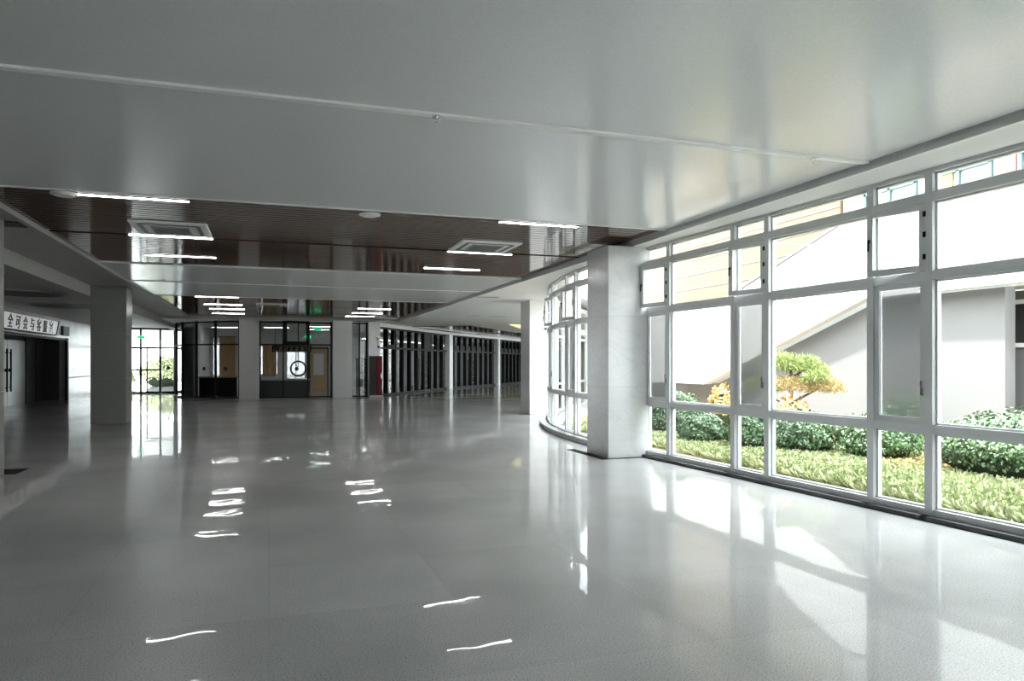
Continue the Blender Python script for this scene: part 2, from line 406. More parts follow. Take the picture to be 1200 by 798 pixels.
# ------------------------------------------------------------------ window wall
RZ = (.93, 2.50, 3.30); HZ = 3.60
cache = {}
def bay_meshes(kind, ln):
    key = (kind, round(ln, 2))
    if key in cache: return cache[key]
    hw = .045; d0, d1 = -.05, .07
    s = MB()
    s.box(-hw, hw, d0, d1, .04, HZ); s.box(ln - hw, ln + hw, d0 + .002, d1 - .002, .04, HZ)
    s.box(hw, ln - hw, d0 + .005, d1, .04, .115); s.box(hw, ln - hw, d0 + .005, d1, HZ - .05, HZ)
    for z in RZ: s.box(hw, ln - hw, d0 + .004, d1, z - .045, z + .045)
    # thin glazing beads, set in
    zs = [.115, RZ[0] - .045, RZ[0] + .045, RZ[1] - .045, RZ[1] + .045, RZ[2] - .045, RZ[2] + .045, HZ - .05]
    for a, b in zip(zs[::2], zs[1::2]):
        s.box(hw, hw + .02, .0, .05, a, b); s.box(ln - hw - .02, ln - hw, .0, .05, a, b)
        s.box(hw, ln - hw, .0, .05, a, a + .02); s.box(hw, ln - hw, .0, .05, b - .02, b)
    fr = s.mesh('frame'); fr.materials.append(M['alu'])
    s = MB()
    rows = list(zip(zs[::2], zs[1::2]))
    for i, (a, b) in enumerate(rows):
        if kind == 'narrow' and i == 2: continue
        s.box(hw, ln - hw, .022, .028, a, b)
    gl = s.mesh('glass'); gl.materials.append(M['glass'])
    s = MB(); s.box(-hw, ln + hw, -.13, .09, 0, .05)  # strip under the frame, darkened to stand for shade
    sl = s.mesh('sill'); sl.materials.append(M['alushade'])
    res = {'frame': fr, 'glass': gl, 'sill': sl}
    if kind == 'narrow':
        # sash in the third row, hinged at its right edge, opened into the hall
        w = ln - 2 * hw - .012; h = RZ[2] - RZ[1] - .10
        s = MB()
        s.box(-w, -w + .065, -.03, .02, 0, h); s.box(-.065, 0, -.03, .02, 0, h)
        s.box(-w + .065, -.065, -.03, .02, 0, .065); s.box(-w + .065, -.065, -.03, .02, h - .065, h)
        res['sash'] = s.mesh('sash'); res['sash'].materials.append(M['alu'])
        s = MB(); s.box(-w + .065, -.065, -.008, -.002, .065, h - .065)
        res['sash_glass'] = s.mesh('sash_glass'); res['sash_glass'].materials.append(M['glass'])
        s = MB()
        for z in (.12, h * .5, h - .14): s.box(-.02, .012, -.045, -.03, z, z + .055)
        res['hinge'] = s.mesh('hinge'); res['hinge'].materials.append(M['black'])
        s = MB(); s.box(-w + .02, -w + .04, -.045, -.03, h * .52, h * .52 + .035); s.box(-w + .022, -w + .038, -.06, -.045, h * .52 - .09, h * .52 + .03)
        res['sash_handle'] = s.mesh('sash_handle'); res['sash_handle'].materials.append(M['black'])
        # casement in the second row with fly screen
        a, b = rows[1]; s = MB()
        s.box(hw, hw + .06, -.035, .0, a, b); s.box(ln - hw - .06, ln - hw, -.035, .0, a, b)
        s.box(hw + .06, ln - hw - .06, -.035, .0, a, a + .06); s.box(hw + .06, ln - hw - .06, -.035, .0, b - .06, b)
        res['casement_frame'] = s.mesh('casement_frame'); res['casement_frame'].materials.append(M['alu'])
        s = MB(); s.box(hw + .06, ln - hw - .06, .012, .016, a + .06, b - .06)
        res['fly_screen'] = s.mesh('fly_screen'); res['fly_screen'].materials.append(M['screen'])
        s = MB(); s.box(ln - hw - .045, ln - hw - .02, -.05, -.035, 1.27, 1.35); s.box(ln - hw - .04, ln - hw - .025, -.065, -.05, 1.28, 1.42)
        res['window_handle'] = s.mesh('window_handle'); res['window_handle'].materials.append(M['chrome'])
    cache[key] = res
    return res
wn = 1
def bay(p, q, kind, l, ang=13):
    """bay from p to q; outside of the building is on the left of the direction"""
    global wn
    p, q = Vector(p), Vector(q); d = q - p
    r = bay_meshes(kind, d.length)
    root = struct(empty('window_%d' % wn, (p.x, p.y, 0), math.atan2(d.y, d.x)), l, 'window'); wn += 1
    for nme in ('frame', 'glass', 'sill'): link(nme, r[nme], None, root)
    if kind == 'narrow':
        c_ = link('casement_frame', r['casement_frame'], None, root)
        link('fly_screen', r['fly_screen'], None, c_); link('window_handle', r['window_handle'], None, c_)
        sa = link('sash', r['sash'], None, root)
        sa.location = (d.length - .051, -.01, RZ[1] + .05); sa.rotation_euler = (0, 0, math.radians(ang))
        for nme in ('sash_glass', 'hinge', 'sash_handle'): link(nme, r[nme], None, sa)
    return root
def xw(y): return 6.17 + .048 * (11.2 - y)
ys = [11.09, 10.38, 8.756, 8.06, 6.385, 5.663, 4.0, 3.3, 1.65, .95, -.7, -1.4, -3.05, -3.75, -5.4, -6.1, -7.9]
ordn = ['', 'nearest the marble column', 'second from the marble column', 'third from the marble column', 'fourth from the marble column', 'at the right side of the photo', 'cut by the right edge of the photo']
for i in range(len(ys) - 1):
    kind = 'narrow' if i % 2 == 0 else 'wide'
    p, q = (xw(ys[i]), ys[i]), (xw(ys[i + 1]), ys[i + 1])
    if i < 6:
        names = ['narrow window bay right beside the large marble column', 'wide window bay with the orange building behind it',
                 'narrow window bay between the orange building view and the pine view', 'wide window bay looking out on the clipped pine tree',
                 'narrow window bay with a grey screened casement left of the last wide bay', 'wide window bay cut off by the right edge of the photo']
        l = names[i]
    else: l = '%s window bay along the hall beyond the photo edge, bay %d from the column' % (kind, i + 1)
    # direction: walking toward the camera keeps the outside on the left hand
    bay(p, q, kind, l)
# bowed stretch between the two marble columns
R0 = 16.0; CXc, CYc = 6.15 + R0, 12.6
def arc(s_):  # s_ = arc length past Y 12.6
    if s_ < 0: return (6.16, 12.6 + s_)
    t = s_ / R0
    return (CXc - R0 * math.cos(t), CYc + R0 * math.sin(t))
sarr = [-.72]; kinds = []
kk = ['narrow', 'wide']; i = 0
while sarr[-1] < 8.2:
    kd = kk[i % 2]; sarr.append(sarr[-1] + (.70 if kd == 'narrow' else 1.65)); kinds.append(kd); i += 1
n_ = len(kinds)
place = ['hidden just behind the large marble column', 'second', 'third', 'fourth', 'fifth', 'sixth', 'seventh', 'eighth', 'ninth']
for i in range(n_):
    bay(arc(sarr[i + 1]), arc(sarr[i]), kinds[i], ('%s bay of the curved window wall, %s from the large marble column' % (kinds[i], place[i])) if i else 'narrow bay of the curved window wall hidden behind the large marble column')
# raised kerb under the bowed windows
s = MB(); N_ = 24
inn = [arc(-.7 + 9.2 * i / N_) for i in range(N_ + 1)]
def inset(i, dd):
    a, b = Vector(inn[max(i - 1, 0)]), Vector(inn[min(i + 1, N_)]); t = (b - a).normalized()
    nrm = Vector((-t.y, t.x)); p = Vector(inn[i]) + nrm * dd; return (p.x, p.y)
s.prism([inset(i, .10) for i in range(N_ + 1)] + [inset(i, .26) for i in range(N_, -1, -1)], 'z', 0, .10)
struct(s.build('trim_%d' % k, M['granitecol']), 'low grey stone kerb under the curved windows', 'kerb'); k += 1
# outer glazing round the bend
p0, dv = Vector((8.75, 21.9)), Vector((34.4 - 8.75, 57.4 - 21.9)).normalized()
for i in range(11):
    a = p0 + dv * (i * 3.98); b = p0 + dv * ((i + 1) * 3.98)
    s = MB(); ln = 3.98
    for x in (0, 1.33, 2.65, ln): s.box(x - .04, x + .04, -.05, .07, 0, HZ)
    for z in (.05, .93, 2.5, 3.55): s.box(0, ln, -.045, .065, z - .04, z + .04)
    root = struct(empty('window_%d' % wn, (b.x, b.y, 0), math.atan2(-dv.y, -dv.x)), 'tall window bay %d round the bend behind the far marble column' % (i + 1), 'window'); wn += 1
    s.build('frame', M['alu'], root); MB().box(0, ln, .022, .028, .05, 3.55).build('glass', M['glass'], root)

# ------------------------------------------------------------------ shop fronts
def front(p, q, xs, zs, l, depth=.1, mw=.06, glassm='shopglass', zt=3.56, extra=None, name='window', zlow=0.0):
    global wn
    p, q = Vector(p), Vector(q); d = q - p
    root = struct(empty('%s_%d' % (name, wn), (p.x, p.y, 0), math.atan2(d.y, d.x)), l, name); wn += 1
    s = MB()
    for x in xs: s.box(x - mw / 2, x + mw / 2, -depth / 2, depth / 2, zlow, zt)
    for z in zs: s.box(0, d.length, -depth / 2 + .004, depth / 2 - .004, z - mw / 2, z + mw / 2)
    if extra:
        for b in extra: s.box(*b)
    s.build('frame', M['black'], root)
    MB().box(0, d.length, -.004, .004, zlow + .03, zt - .03).build('glass', M[glassm], root)
    return root
def dot(root, x, z, y=-.06):
    MB().cyl((x, y, z), (x, y + .012, z), .09, seg=20).build('round_decal', M['ink'], root)
# between the two grey columns
W_ = front((-.40, 34.9), (2.80, 34.9), [.03, 1.03, 2.12, 3.17], [.05, 2.47, 3.5], 'black framed shop window between two grey columns with a ring inside', extra=[(1.0, 1.2, -.07, .07, 2.44, 3.56), (2.05, 2.2, -.07, .07, 2.44, 3.56), (1.0, 2.2, -.07, .07, 2.44, 2.62), (1.0, 2.2, -.07, .07, 3.46, 3.56)])
dot(W_, 1.62, 1.36)
# left of column: curved glass
cur = [(-1.25, 34.95), (-2.3, 35.6), (-3.17, 36.4), (-3.85, 37.3), (-4.2, 38.2), (-4.35, 39.3), (-4.55, 43.0)]
nm = ['first', 'second', 'third', 'fourth', 'fifth', 'sixth']
for i in range(len(cur) - 1):
    a, b = cur[i + 1], cur[i]; ln = (Vector(b) - Vector(a)).length
    r_ = front(a, b, [0, ln], [.05, 2.47, 3.5], '%s panel of the curved black framed shop glass, counted from the grey column' % nm[i])
    if i < 2: dot(r_, ln * .45, 1.36)
# between second grey column and narrow pale column
front((3.68, 34.9), (4.45, 34.9), [.03, .40, .74], [.05, 3.5], 'narrow black framed glass between grey column and pale column')
# long glazed front round the bend
fp = [(5.0, 35.55), (10.55, 44.2), (15.8, 50.9), (20.9, 58.0), (26.5, 65.2)]
for i in range(4):
    a, b = Vector(fp[i]), Vector(fp[i + 1]); ln = (b - a).length
    n = round(ln / 1.0)
    xs = [ln * j / n for j in range(n + 1)]
    ex = []
    if i == 0: ex = [(.95, 2.0, -.1, .1, 2.42, 2.55), (.95, 1.1, -.1, .1, 2.4, 3.4), (1.85, 2.0, -.1, .1, 2.4, 3.4), (6.2, 7.4, -.1, .1, 2.3, 3.4)]
    if i > 0: ex = [(ln * .12, ln * .75, -.02, .06, 2.35, 2.75)]
    front(a, b, xs, [.06, 2.38, 3.36], ['black finned glazing between the pale column and the first pilaster round the bend', 'black finned glazing between first and second pilaster round the bend',
          'black finned glazing between second and third pilaster round the bend', 'last black finned glazing hidden behind the far marble column'][i], depth=.22, mw=.1, zt=3.4, extra=ex)
    struct(oriented(a, b, .3, 3.4, SZ, MB(), -.12).build('trim_%d' % k, M['white']), 'white header over the %s stretch of finned glazing' % nm[i], 'header'); k += 1
    if i:
        d_ = (b - a).normalized(); c0 = a - d_ * .25
        root = tag(empty('pilaster', (a.x, a.y, 0), math.atan2(d_.y, d_.x)), ['', 'pale pilaster between first and second glazed stretch round the bend', 'pale pilaster between second and third glazed stretch round the bend', 'farthest pale pilaster, at the left edge of the far marble column'][i], 'pilaster')
        MB().box(-.26, .26, -.3, .05, 0, 3.4).build('shaft', M['marble'], root, .01)
# exit door at the end of the left aisle
g_ = struct(empty('door_1', (-8.4, 43.0, 0)), 'bright glazed exit doors at the end of the left aisle', 'door')
s = MB()
for x in (.03, 1.0, 1.92, 2.87, 3.6): s.box(x - .05, x + .05, -.05, .05, 0, 3.5)
for z, a, b in ((.05, 0, 3.6), (2.44, 0, 3.6), (3.45, 0, 3.6)): s.box(a, b, -.045, .045, z - .05, z + .05)
s.box(1.0, 2.87, -.045, .045, 1.22, 1.3); s.box(2.2, 2.26, -.045, .045, 0, 2.4)
s.build('frame', M['black'], g_)
MB().box(0, 3.6, -.004, .004, .05, 3.45).build('glass', M['glass'], g_)
dot(g_, 3.28, 1.36)
MB().box(-4.82, -4.5, 42.9, 43.1, 0, 3.56).build('trim_%d' % k, M['beam'])
struct(bpy.data.objects['trim_%d' % k], 'narrow jamb right of the exit doors', 'door jamb'); k += 1
r_ = tag(empty('exit_sign', (-6.45, 42.86, 3.0)), 'small green exit sign hanging in front of the exit doors', 'sign')
MB().box(-.18, .18, -.02, .02, -.08, .08).build('sign_face', M['green'], r_, .005)
for sx in (-.12, .12): MB().cyl((sx, 0, .08), (sx, 0, .5), .006).build('rod', M['black'], r_)
# steel double door in the dark recess
g_ = struct(empty('door_2', (-9.28, 29.4, 0), PI / 2), 'grey steel double door inside the dark recess', 'door')
MB().box(0, 2.1, -.06, 0, 0, 2.5).build('door_leaf', M['doorsteel'], g_, .006)
MB().box(2.12, 4.2, -.06, 0, 0, 2.5).build('door_leaf', M['doorsteel'], g_, .006)
for x in (1.9, 2.32):
    MB().cyl((x, -.12, .55), (x, -.12, 2.15), .03).cyl((x, -.12, .7), (x, -.05, .7), .02).cyl((x, -.12, 2.0), (x, -.05, 2.0), .02).cyl((x, -.12, 1.35), (x, -.05, 1.35), .06).build('pull_handle', M['black'], g_)
struct(MB().box(-9.28, -9.2, 33.7, 36.15, 0, 2.62).box(-9.2, -9.17, 34.9, 34.96, 0, 2.62).build('door_3', M['dark']), 'black glossy panel beside the steel double door', 'door')
s = MB(); s.box(-8.4, -8.3, 36.05, 36.25, 0, 2.7); s.box(-8.4, -8.3, 26.9, 27.1, 0, 2.7); s.box(-8.4, -8.32, 26.9, 36.25, 2.58, 2.68)
struct(s.build('trim_%d' % k, M['black']), 'black frame round the opening in the left aisle', 'door frame'); k += 1
struct(MB().box(-8.42, -8.36, 36.3, 43, .95, 1.0).build('trim_%d' % k, M['darkgrey']), 'thin dark joint on the stone wall beside the exit', 'trim'); k += 1

# sign with black characters above the recess
sg = tag(empty('wall_sign', (-8.4, 27.2, 0)), 'long white sign with slanting black characters above the dark recess', 'sign')
MB().prism([(0, 2.78), (6.75, 2.78), (7.15, 3.32), (0, 3.32)], 'x', .02, .16).build('sign_board', M['sign'], sg)
s = MB(); s.prism([(0, 2.74), (6.77, 2.74), (6.78, 2.78), (0, 2.78)], 'x', 0, .18); s.prism([(6.75, 2.76), (6.83, 2.76), (7.24, 3.34), (7.15, 3.34)], 'x', 0, .18)
s.build('sign_frame', M['black'], sg)
chars = '全可会与客服室'
for i, ch in enumerate(chars):
    cu = bpy.data.curves.new('character', 'FONT'); cu.body = ch; cu.size = .50; cu.extrude = .008; cu.offset = .006; cu.shear = .25
    cu.align_x = 'CENTER'
    to = bpy.data.objects.new('character', cu); COL.objects.link(to)
    bpy.context.view_layer.update()
    dg = bpy.context.evaluated_depsgraph_get()
    me = bpy.data.meshes.new_from_object(to.evaluated_get(dg))
    bpy.data.objects.remove(to)
    me.materials.clear(); me.materials.append(M['ink'])
    o = link('character', me, None, sg)
    o.matrix_local = Matrix(((0, 0, 1, .17), (1, 0, 0, 1.2 + i * .80), (0, 1, 0, 2.86), (0, 0, 0, 1)))
tag(MB().box(-8.4, -8.28, 35.3, 36.3, 2.8, 3.2).build('speaker_box', M['dark'], None, .01), 'small black box on the wall at the right end of the long sign', 'box')
tag(MB().prism([(34.35, 2.78), (34.95, 2.78), (34.95, 3.28), (34.72, 3.28)], 'x', -8.4, -8.3).build('wall_bracket', M['white']), 'small white slanted panel between the long sign and black box', 'panel')

# round recess panels in the aisle ceiling
lb = ['nearest one, beside the near left column', 'the middle one of three', 'the farthest one, left of the free standing column']
proto = tag(empty('ceiling_disc', (-6.3, 17.9, 3.5)), 'dark round panel in the aisle ceiling, ' + lb[0], 'ceiling panel', 'round aisle ceiling panels')
MB().cyl((0, 0, -.03), (0, 0, 0), 1.0, seg=48).build('disc', M['dark'], proto)
MB().ring((0, 0, -.02), 1.08, 1.0, 'z', .04, 48).build('rim', M['grey'], proto)
for y, l in ((22.6, lb[1]), (27.2, lb[2])): dup(proto, (-6.3, y, 3.5), 'dark round panel in the aisle ceiling, ' + l)
tag(MB().box(-3.95, -3.45, 12.25, 12.7, CZ - .012, CZ).build('air_slot', M['dark']), 'dark air slot in the grey soffit above the near left column', 'vent')

# ------------------------------------------------------------------ linear lamps
def make_lamp(name, m, label, group):
    root = tag(empty(name, (0, 0, 3.64)), label, 'ceiling lamp', group)
    hs = MB().box(-.64, .64, -.045, .045, .001, .05).build('housing', M['darkgrey'], root)
    MB().box(-.62, .62, -.032, .032, -.002, .001).build('diffuser', m, root)
    for sx in (-1, 1): MB().box(sx * .62, sx * .645, -.034, .034, -.003, .001).build('end_cap', M['darkgrey'], hs)
    return root
lp = make_lamp('linear_lamp', M['lamp'], '', 'linear lamps under the brown ceiling bands')
LL = [(-1.58, 10.06, 'left row, nearest the camera'), (-1.5, 12.95, 'left row, beside the left air unit'), (-1.6, 15.25, 'left row, last before the middle white ceiling'),
      (3.8, 10.06, 'right row, nearest the camera'), (3.74, 13.02, 'right row, behind the right air unit'), (3.8, 15.45, 'right row, last before the middle white ceiling'),
      (-1.52, 24.2, 'far left group, first of four'), (-1.51, 27.3, 'far left group, second of four'), (-1.5, 29.5, 'far left group, third of four'), (-1.58, 32.1, 'far left group, last of four'),
      (3.79, 27.65, 'far right group, first of three'), (3.83, 30.1, 'far right group, second of three'), (3.8, 32.3, 'far right group, last of three')]
for i, (x, y, l) in enumerate(LL):
    t = 'lit white tube lamp under the brown slats, ' + l
    if i == 0: lp.location = (x, y, 3.660); lp['label'] = t
    else: dup(lp, (x, y, 3.660), t)

# ------------------------------------------------------------------ cassette air units
ac = tag(empty('air_conditioner', (-1.4, 12.15, CZ + .012)), 'square white ceiling air unit left, between the first two lamps of the left row', 'air conditioner', 'ceiling cassette air units')
def cassette(root):
    s = MB(); s.prism([(-.53, -.53), (.53, -.53), (.53, .53), (-.53, .53)], 'z', -.03, .03)
    pn = s.build('panel', M['white'], root, .015)
    gr = MB().box(-.27, .27, -.27, .27, -.045, -.03).build('grille', M['grey'], root)
    s = MB()
    for i in range(9): s.box(-.25, .25, -.24 + i * .058, -.225 + i * .058, -.05, -.045)
    s.build('louvre', M['darkgrey'], gr)
    for a, b, c_, d in ((-.4, .4, .37, .43), (-.4, .4, -.43, -.37), (.37, .43, -.4, .4), (-.43, -.37, -.4, .4)):
        MB().box(a, b, c_, d, -.036, -.03).build('air_flap', M['darkgrey'], pn)
cassette(ac)
dup(ac, (3.6, 12.25, CZ + .012), 'square white ceiling air unit right, between the first two lamps of the right row')
dup(ac, (.1, 26.9, CZ + .012), 'distant white ceiling air unit right of the far left lamp group')
# flush discs at the front of the brown band
pd = tag(empty('ceiling_speaker', (-2.35, 10.05, CZ)), 'small white round ceiling disc left of the nearest left lamp', 'ceiling speaker', 'round discs in brown ceiling band')
MB().cyl((0, 0, -.03), (0, 0, .02), .11, .13, 28).build('cover', M['white'], pd); MB().ring((0, 0, -.005), .15, .12, 'z', .02).build('rim', M['white'], pd)
dup(pd, (1.32, 10.1, CZ), 'small white round ceiling disc in the middle of the brown band front edge')
# sprinklers
sp = tag(empty('sprinkler', (1.31, 5.86, CZ - .022)), 'small sprinkler head on the near joint strip, left of centre', 'sprinkler', 'sprinkler heads')
MB().cyl((0, 0, -.01), (0, 0, 0), .035, seg=20).build('collar', M['chrome'], sp)
MB().cyl((0, 0, -.045), (0, 0, -.01), .009, seg=10).box(-.012, .012, -.004, .004, -.03, -.01).build('body', M['chrome'], sp)
MB().cyl((0, 0, -.05), (0, 0, -.045), .02, seg=16).build('deflector', M['chrome'], sp)
for x, y, z, l in ((5.14, 5.86, CZ - .022, 'small sprinkler head on the near joint strip close to the windows'), (5.12, 19.9, CZ, 'small sprinkler head in the middle white ceiling, right end'),
                   (6.85, 19.4, SZ, 'small sprinkler head in the soffit by the curved windows'), (-2.43, 19.5, CZ, 'small sprinkler head in the middle white ceiling, left end')):
    dup(sp, (x, y, z), l)
for x, y, w, l in ((8.1, 29.0, .5, 'left one of two thin grey air slots in the soffit round the bend'), (9.3, 29.3, .7, 'right one of two thin grey air slots in the soffit round the bend'), (4.99 + 1.2, 20.8, .7, 'faint grey air slot in the soffit before the bend')):
    tag(MB().box(x - w / 2, x + w / 2, y - .1, y + .1, SZ - .012, SZ).build('air_slot', M['grey']), l, 'vent')
# brown and yellow ceiling fields round the bend
def field(pts, m, l, name='ceiling_field'):
    tag(MB().prism(pts, 'z', SZ - .03, SZ).build(name, M[m]), l, 'ceiling panel')
M['maroon'] = mat('maroon_slats', (.12, .03, .03), .3)
field([(7.0, 38.6), (10.0, 36.6), (15.0, 44.0), (12.0, 46.0)], 'wood', 'brown slatted ceiling field at the start of the bend')
field([(12.6, 47.2), (15.8, 43.6), (23.5, 55.5), (20.2, 58.0)], 'wood', 'second brown slatted ceiling field farther round the bend')
M['yglow'] = mat('yellow_lit_panel', (.8, .7, .3), .5, emit=(1, .86, .45), es=.3)
field([(11.6, 34.9), (14.6, 34.9), (16.0, 39.4), (13.9, 39.4)], 'yglow', 'softly lit yellow ceiling panel beyond the far marble column')
# small camera and red cabinet at the pale column
c_ = tag(empty('security_camera', (4.9, 34.42, 2.75)), 'small white camera fixed on the narrow pale column', 'camera')
MB().cyl((0, .08, 0), (0, -.12, 0), .02).cyl((0, -.12, .02), (0, -.12, -.3), .035).build('bracket', M['white'], c_)
MB().cyl((-.14, -.16, .1), (.16, -.2, .02), .055).build('housing', M['white'], c_, .01)
MB().cyl((.0, -.12, -.32), (0, -.12, -.42), .06, .03).build('dome', M['black'], c_)
rc = tag(empty('fire_cabinet', (4.80, 34.2, 0)), 'tall dark red cabinet standing at the narrow pale column', 'cabinet')
MB().box(-.33, -.02, -.1, .22, .12, 1.95).build('side_panel', M['dark'], rc, .01)
MB().box(-.02, .24, -.14, .22, .12, 1.95).build('door', M['red'], rc, .01)
MB().box(-.36, .28, -.12, .24, 0, .12).build('plinth', M['grey'], rc)
MB().box(.18, .2, -.17, -.14, .9, 1.15).build('handle', M['chrome'], rc)

# ------------------------------------------------------------------ inside the shops
for i, (a, b, c0, d0) in enumerate(HB):
    root = struct(empty('window_%d' % wn, (a, 46.0, 0)), ['tall bright window at the back of the far shop, seen past the curved glass', 'bright window with beige curtain behind the ring window', 'bright middle window at the back of the far shop'][i], 'window'); wn += 1
    s = MB(); w = b - a
    for x in (.03, w / 2, w - .03): s.box(x - .03, x + .03, .0, .08, c0, d0)
    for z in (c0 + .03, d0 - .03): s.box(0, w, .0, .08, z - .03, z + .03)
    s.build('frame', M['white'], root)
    MB().box(0, w, .03, .036, c0, d0).build('glass', M['frosted'], root)
def curtain(x0, x1, z0, z1, y, l):
    s = MB(); n = 24
    pts = [(x0 + (x1 - x0) * i / n, y + .03 * math.sin(i * 1.7)) for i in range(n + 1)]
    s.prism(pts + [(p[0], p[1] + .012) for p in pts[::-1]], 'z', z0, z1)
    root = tag(empty('curtain', (0, 0, 0)), l, 'curtain')
    s.build('fabric', M['beige'], root)
    MB().cyl((x0 - .05, y, z1 + .03), (x1 + .05, y, z1 + .03), .018).build('curtain_rail', M['black'], root)
    for q in (x0, x1): MB().box(q - .02, q + .02, y, 46.0, z1 + .01, z1 + .05).build('bracket', M['black'], root)
curtain(-2.75, -1.85, .4, 3.15, 45.8, 'beige curtain at the tall window past the curved glass')
curtain(-.35, .45, .85, 2.7, 45.8, 'beige curtain at the left window seen through the ring window')
# counter
ct = tag(empty('counter', (.5, 37.0, 0)), 'long low dark counter with white top behind the ring window', 'counter')
MB().box(-1.1, 1.35, -.3, .3, 0, .78).build('front_panel', M['darkgrey'], ct)
MB().box(-1.15, 1.4, -.36, .36, .78, .86).build('counter_top', M['white'], ct, .01)
dk = tag(empty('counter', (-2.3, 38.4, 0)), 'small reception desk behind the curved shop glass', 'counter')
MB().box(-.9, .8, -.3, .3, 0, .9).build('front_panel', M['dark'], dk); MB().box(-.95, .85, -.36, .36, .9, .97).build('counter_top', M['beige'], dk, .01)
rg = tag(empty('hanging_ring', (1.32, 35.6, 1.36)), 'large dark ring hanging on a rod inside the shop window', 'ring ornament')
MB().ring((0, 0, 0), .38, .30, 'y', .06, 40).build('ring', M['black'], rg)
MB().cyl((0, 0, .36), (0, 0, 2.2), .025).build('rod', M['darkgrey'], rg); MB().cyl((0, 0, .31), (0, 0, .05), .015).build('pointer', M['darkgrey'], rg)
bd = tag(empty('letter_board', (1.1, 38.0, 2.3)), 'board with a row of golden characters inside the far shop', 'sign')
MB().box(-.95, .95, .03, .08, -.12, .2).build('board', M['dark'], bd)
for sx in (-.8, .8): MB().cyl((sx, .055, .2), (sx, .055, 1.26), .01).build('rod', M['black'], bd)
random.seed(3)
for i in range(7):
    s = MB(); x = -.8 + i * .26
    s.box(x - .09, x + .09, -.01, .03, .11, .135); s.box(x - .09, x + .09, -.01, .03, -.07, -.045); s.box(x - .012, x + .012, -.01, .03, -.07, .135)
    if i % 2: s.box(x - .07, x + .07, -.01, .03, .02, .045)
    else: s.box(x - .08, x - .06, -.01, .03, -.06, .05); s.box(x + .06, x + .08, -.01, .03, .0, .12)
    s.build('character', M['gold'], bd)
for x, y, z, l in ((2.13, 35.1, 3.22, 'green exit sign at the top of the shop window with the ring'), (1.9, 39.2, 3.0, 'smaller green exit sign deeper inside the far shop')):
    r_ = tag(empty('exit_sign', (x, y, z)), l, 'sign')
    w = .2
    MB().box(-.07, w, -.02, .02, -.1, .1).build('sign_face', M['green'], r_, .01); MB().prism([(-.17, 0), (-.07, .08), (-.07, -.08)], 'y', -.02, .02).build('arrow', M['green'], r_)
    MB().cyl((.05, 0, .1), (.05, 0, 3.56 - z), .008).build('rod', M['black'], r_)
dr = tag(empty('panel_door', (2.9, 45.9, 0)), 'brown framed door with pale glass at the back of the far shop', 'door')
MB().box(-.5, .5, -.05, .04, 0, 2.5).build('door_leaf', M['beige'], dr); MB().box(-.3, .3, -.08, -.05, .9, 2.2).build('pane', M['white'], dr)
MB().box(-.6, -.5, -.08, .04, 0, 2.6).box(.5, .6, -.08, .04, 0, 2.6).box(-.6, .6, -.08, .04, 2.5, 2.6).build('door_frame', M['bark'], dr)
M['shoplamp'] = mat('shop_lamp_diffuser', (.9, .9, .9), .5, emit=(1, 1, .97), es=16.0)
sl0 = make_lamp('shop_lamp', M['shoplamp'], '', 'lamps inside the far shop')
first = True
for x, y, l in ((-2.2, 41, 'lit lamp in the far shop over the reception desk'), (.4, 40.4, 'lit lamp in the far shop left of the golden characters'), (2.6, 38.5, 'lit lamp in the far shop above the right hand pane'), (2.6, 42, 'lit lamp in the far shop deepest inside')):
    if first: sl0.location = (x, y, 3.50); sl0['label'] = l; first = False
    else: dup(sl0, (x, y, 3.50), l)
# blinds, banner and people-high racks behind the finned glazing
a, b = Vector(fp[0]), Vector(fp[1]); d_ = (b - a).normalized(); n_v = Vector((-d_.y, d_.x)); ang = math.atan2(d_.y, d_.x)
def behind(i, t, off):
    p, q = Vector(fp[i]), Vector(fp[i + 1]); dd = (q - p).normalized(); nn = Vector((-dd.y, dd.x)); r = p + dd * t + nn * off
    return (r.x, r.y), math.atan2(dd.y, dd.x)
for t, w, m, l, z1 in ((.45, .8, 'white', 'white roller blind in the first bay of the finned glazing', 2.3), (1.5, .8, 'white', 'white roller blind in the second bay of the finned glazing', 2.3), (2.55, .32, 'orange', 'narrow orange banner in the third bay of the finned glazing', 2.1),
                       (3.4, .6, 'grey', 'grey roller blind in the fourth bay of the finned glazing', 2.3), (5.6, .5, 'white', 'pale narrow blind in the sixth bay of the finned glazing', 2.3), (7.2, .45, 'white', 'pale narrow blind in the eighth bay of the finned glazing', 2.3), (9.3, .5, 'grey', 'grey blind just left of the first pilaster', 2.3)):
    (x, y), r = behind(0, t, .45)
    root = tag(empty('banner' if m == 'orange' else 'roller_blind', (x, y, 0), r), l, 'banner' if m == 'orange' else 'blind')
    MB().box(-w / 2, w / 2, -.01, .01, .35, z1).build('fabric', M[m], root); MB().cyl((-w / 2, 0, z1 + .03), (w / 2, 0, z1 + .03), .03).build('roller', M['darkgrey'], root)
    MB().box(-w / 2, w / 2, -.02, .02, .31, .35).cyl((-w / 2 + .03, 0, 0), (-w / 2 + .03, 0, .33), .012).cyl((w / 2 - .03, 0, 0), (w / 2 - .03, 0, .33), .012).build('bottom_rail', M['darkgrey'], root)
ods = ['nearest', 'second', 'third', 'fourth', 'fifth', 'sixth']
def hung(x, y, z, l, r):  # added lamps, imitating the opposite windows mirrored in the glass
    d2 = dup(sl0, (x, y, z), l, r); d2['group'] = 'added lamps imitating window reflections in the finned glazing'
    for sx in (-.5, .5):
        link('rod', rodm, None, d2).location = (sx, 0, .03)
s_ = MB(); s_.cyl((0, 0, 0), (0, 0, .62), .008, seg=8); rodm = s_.mesh('rod'); rodm.materials.append(M['darkgrey'])
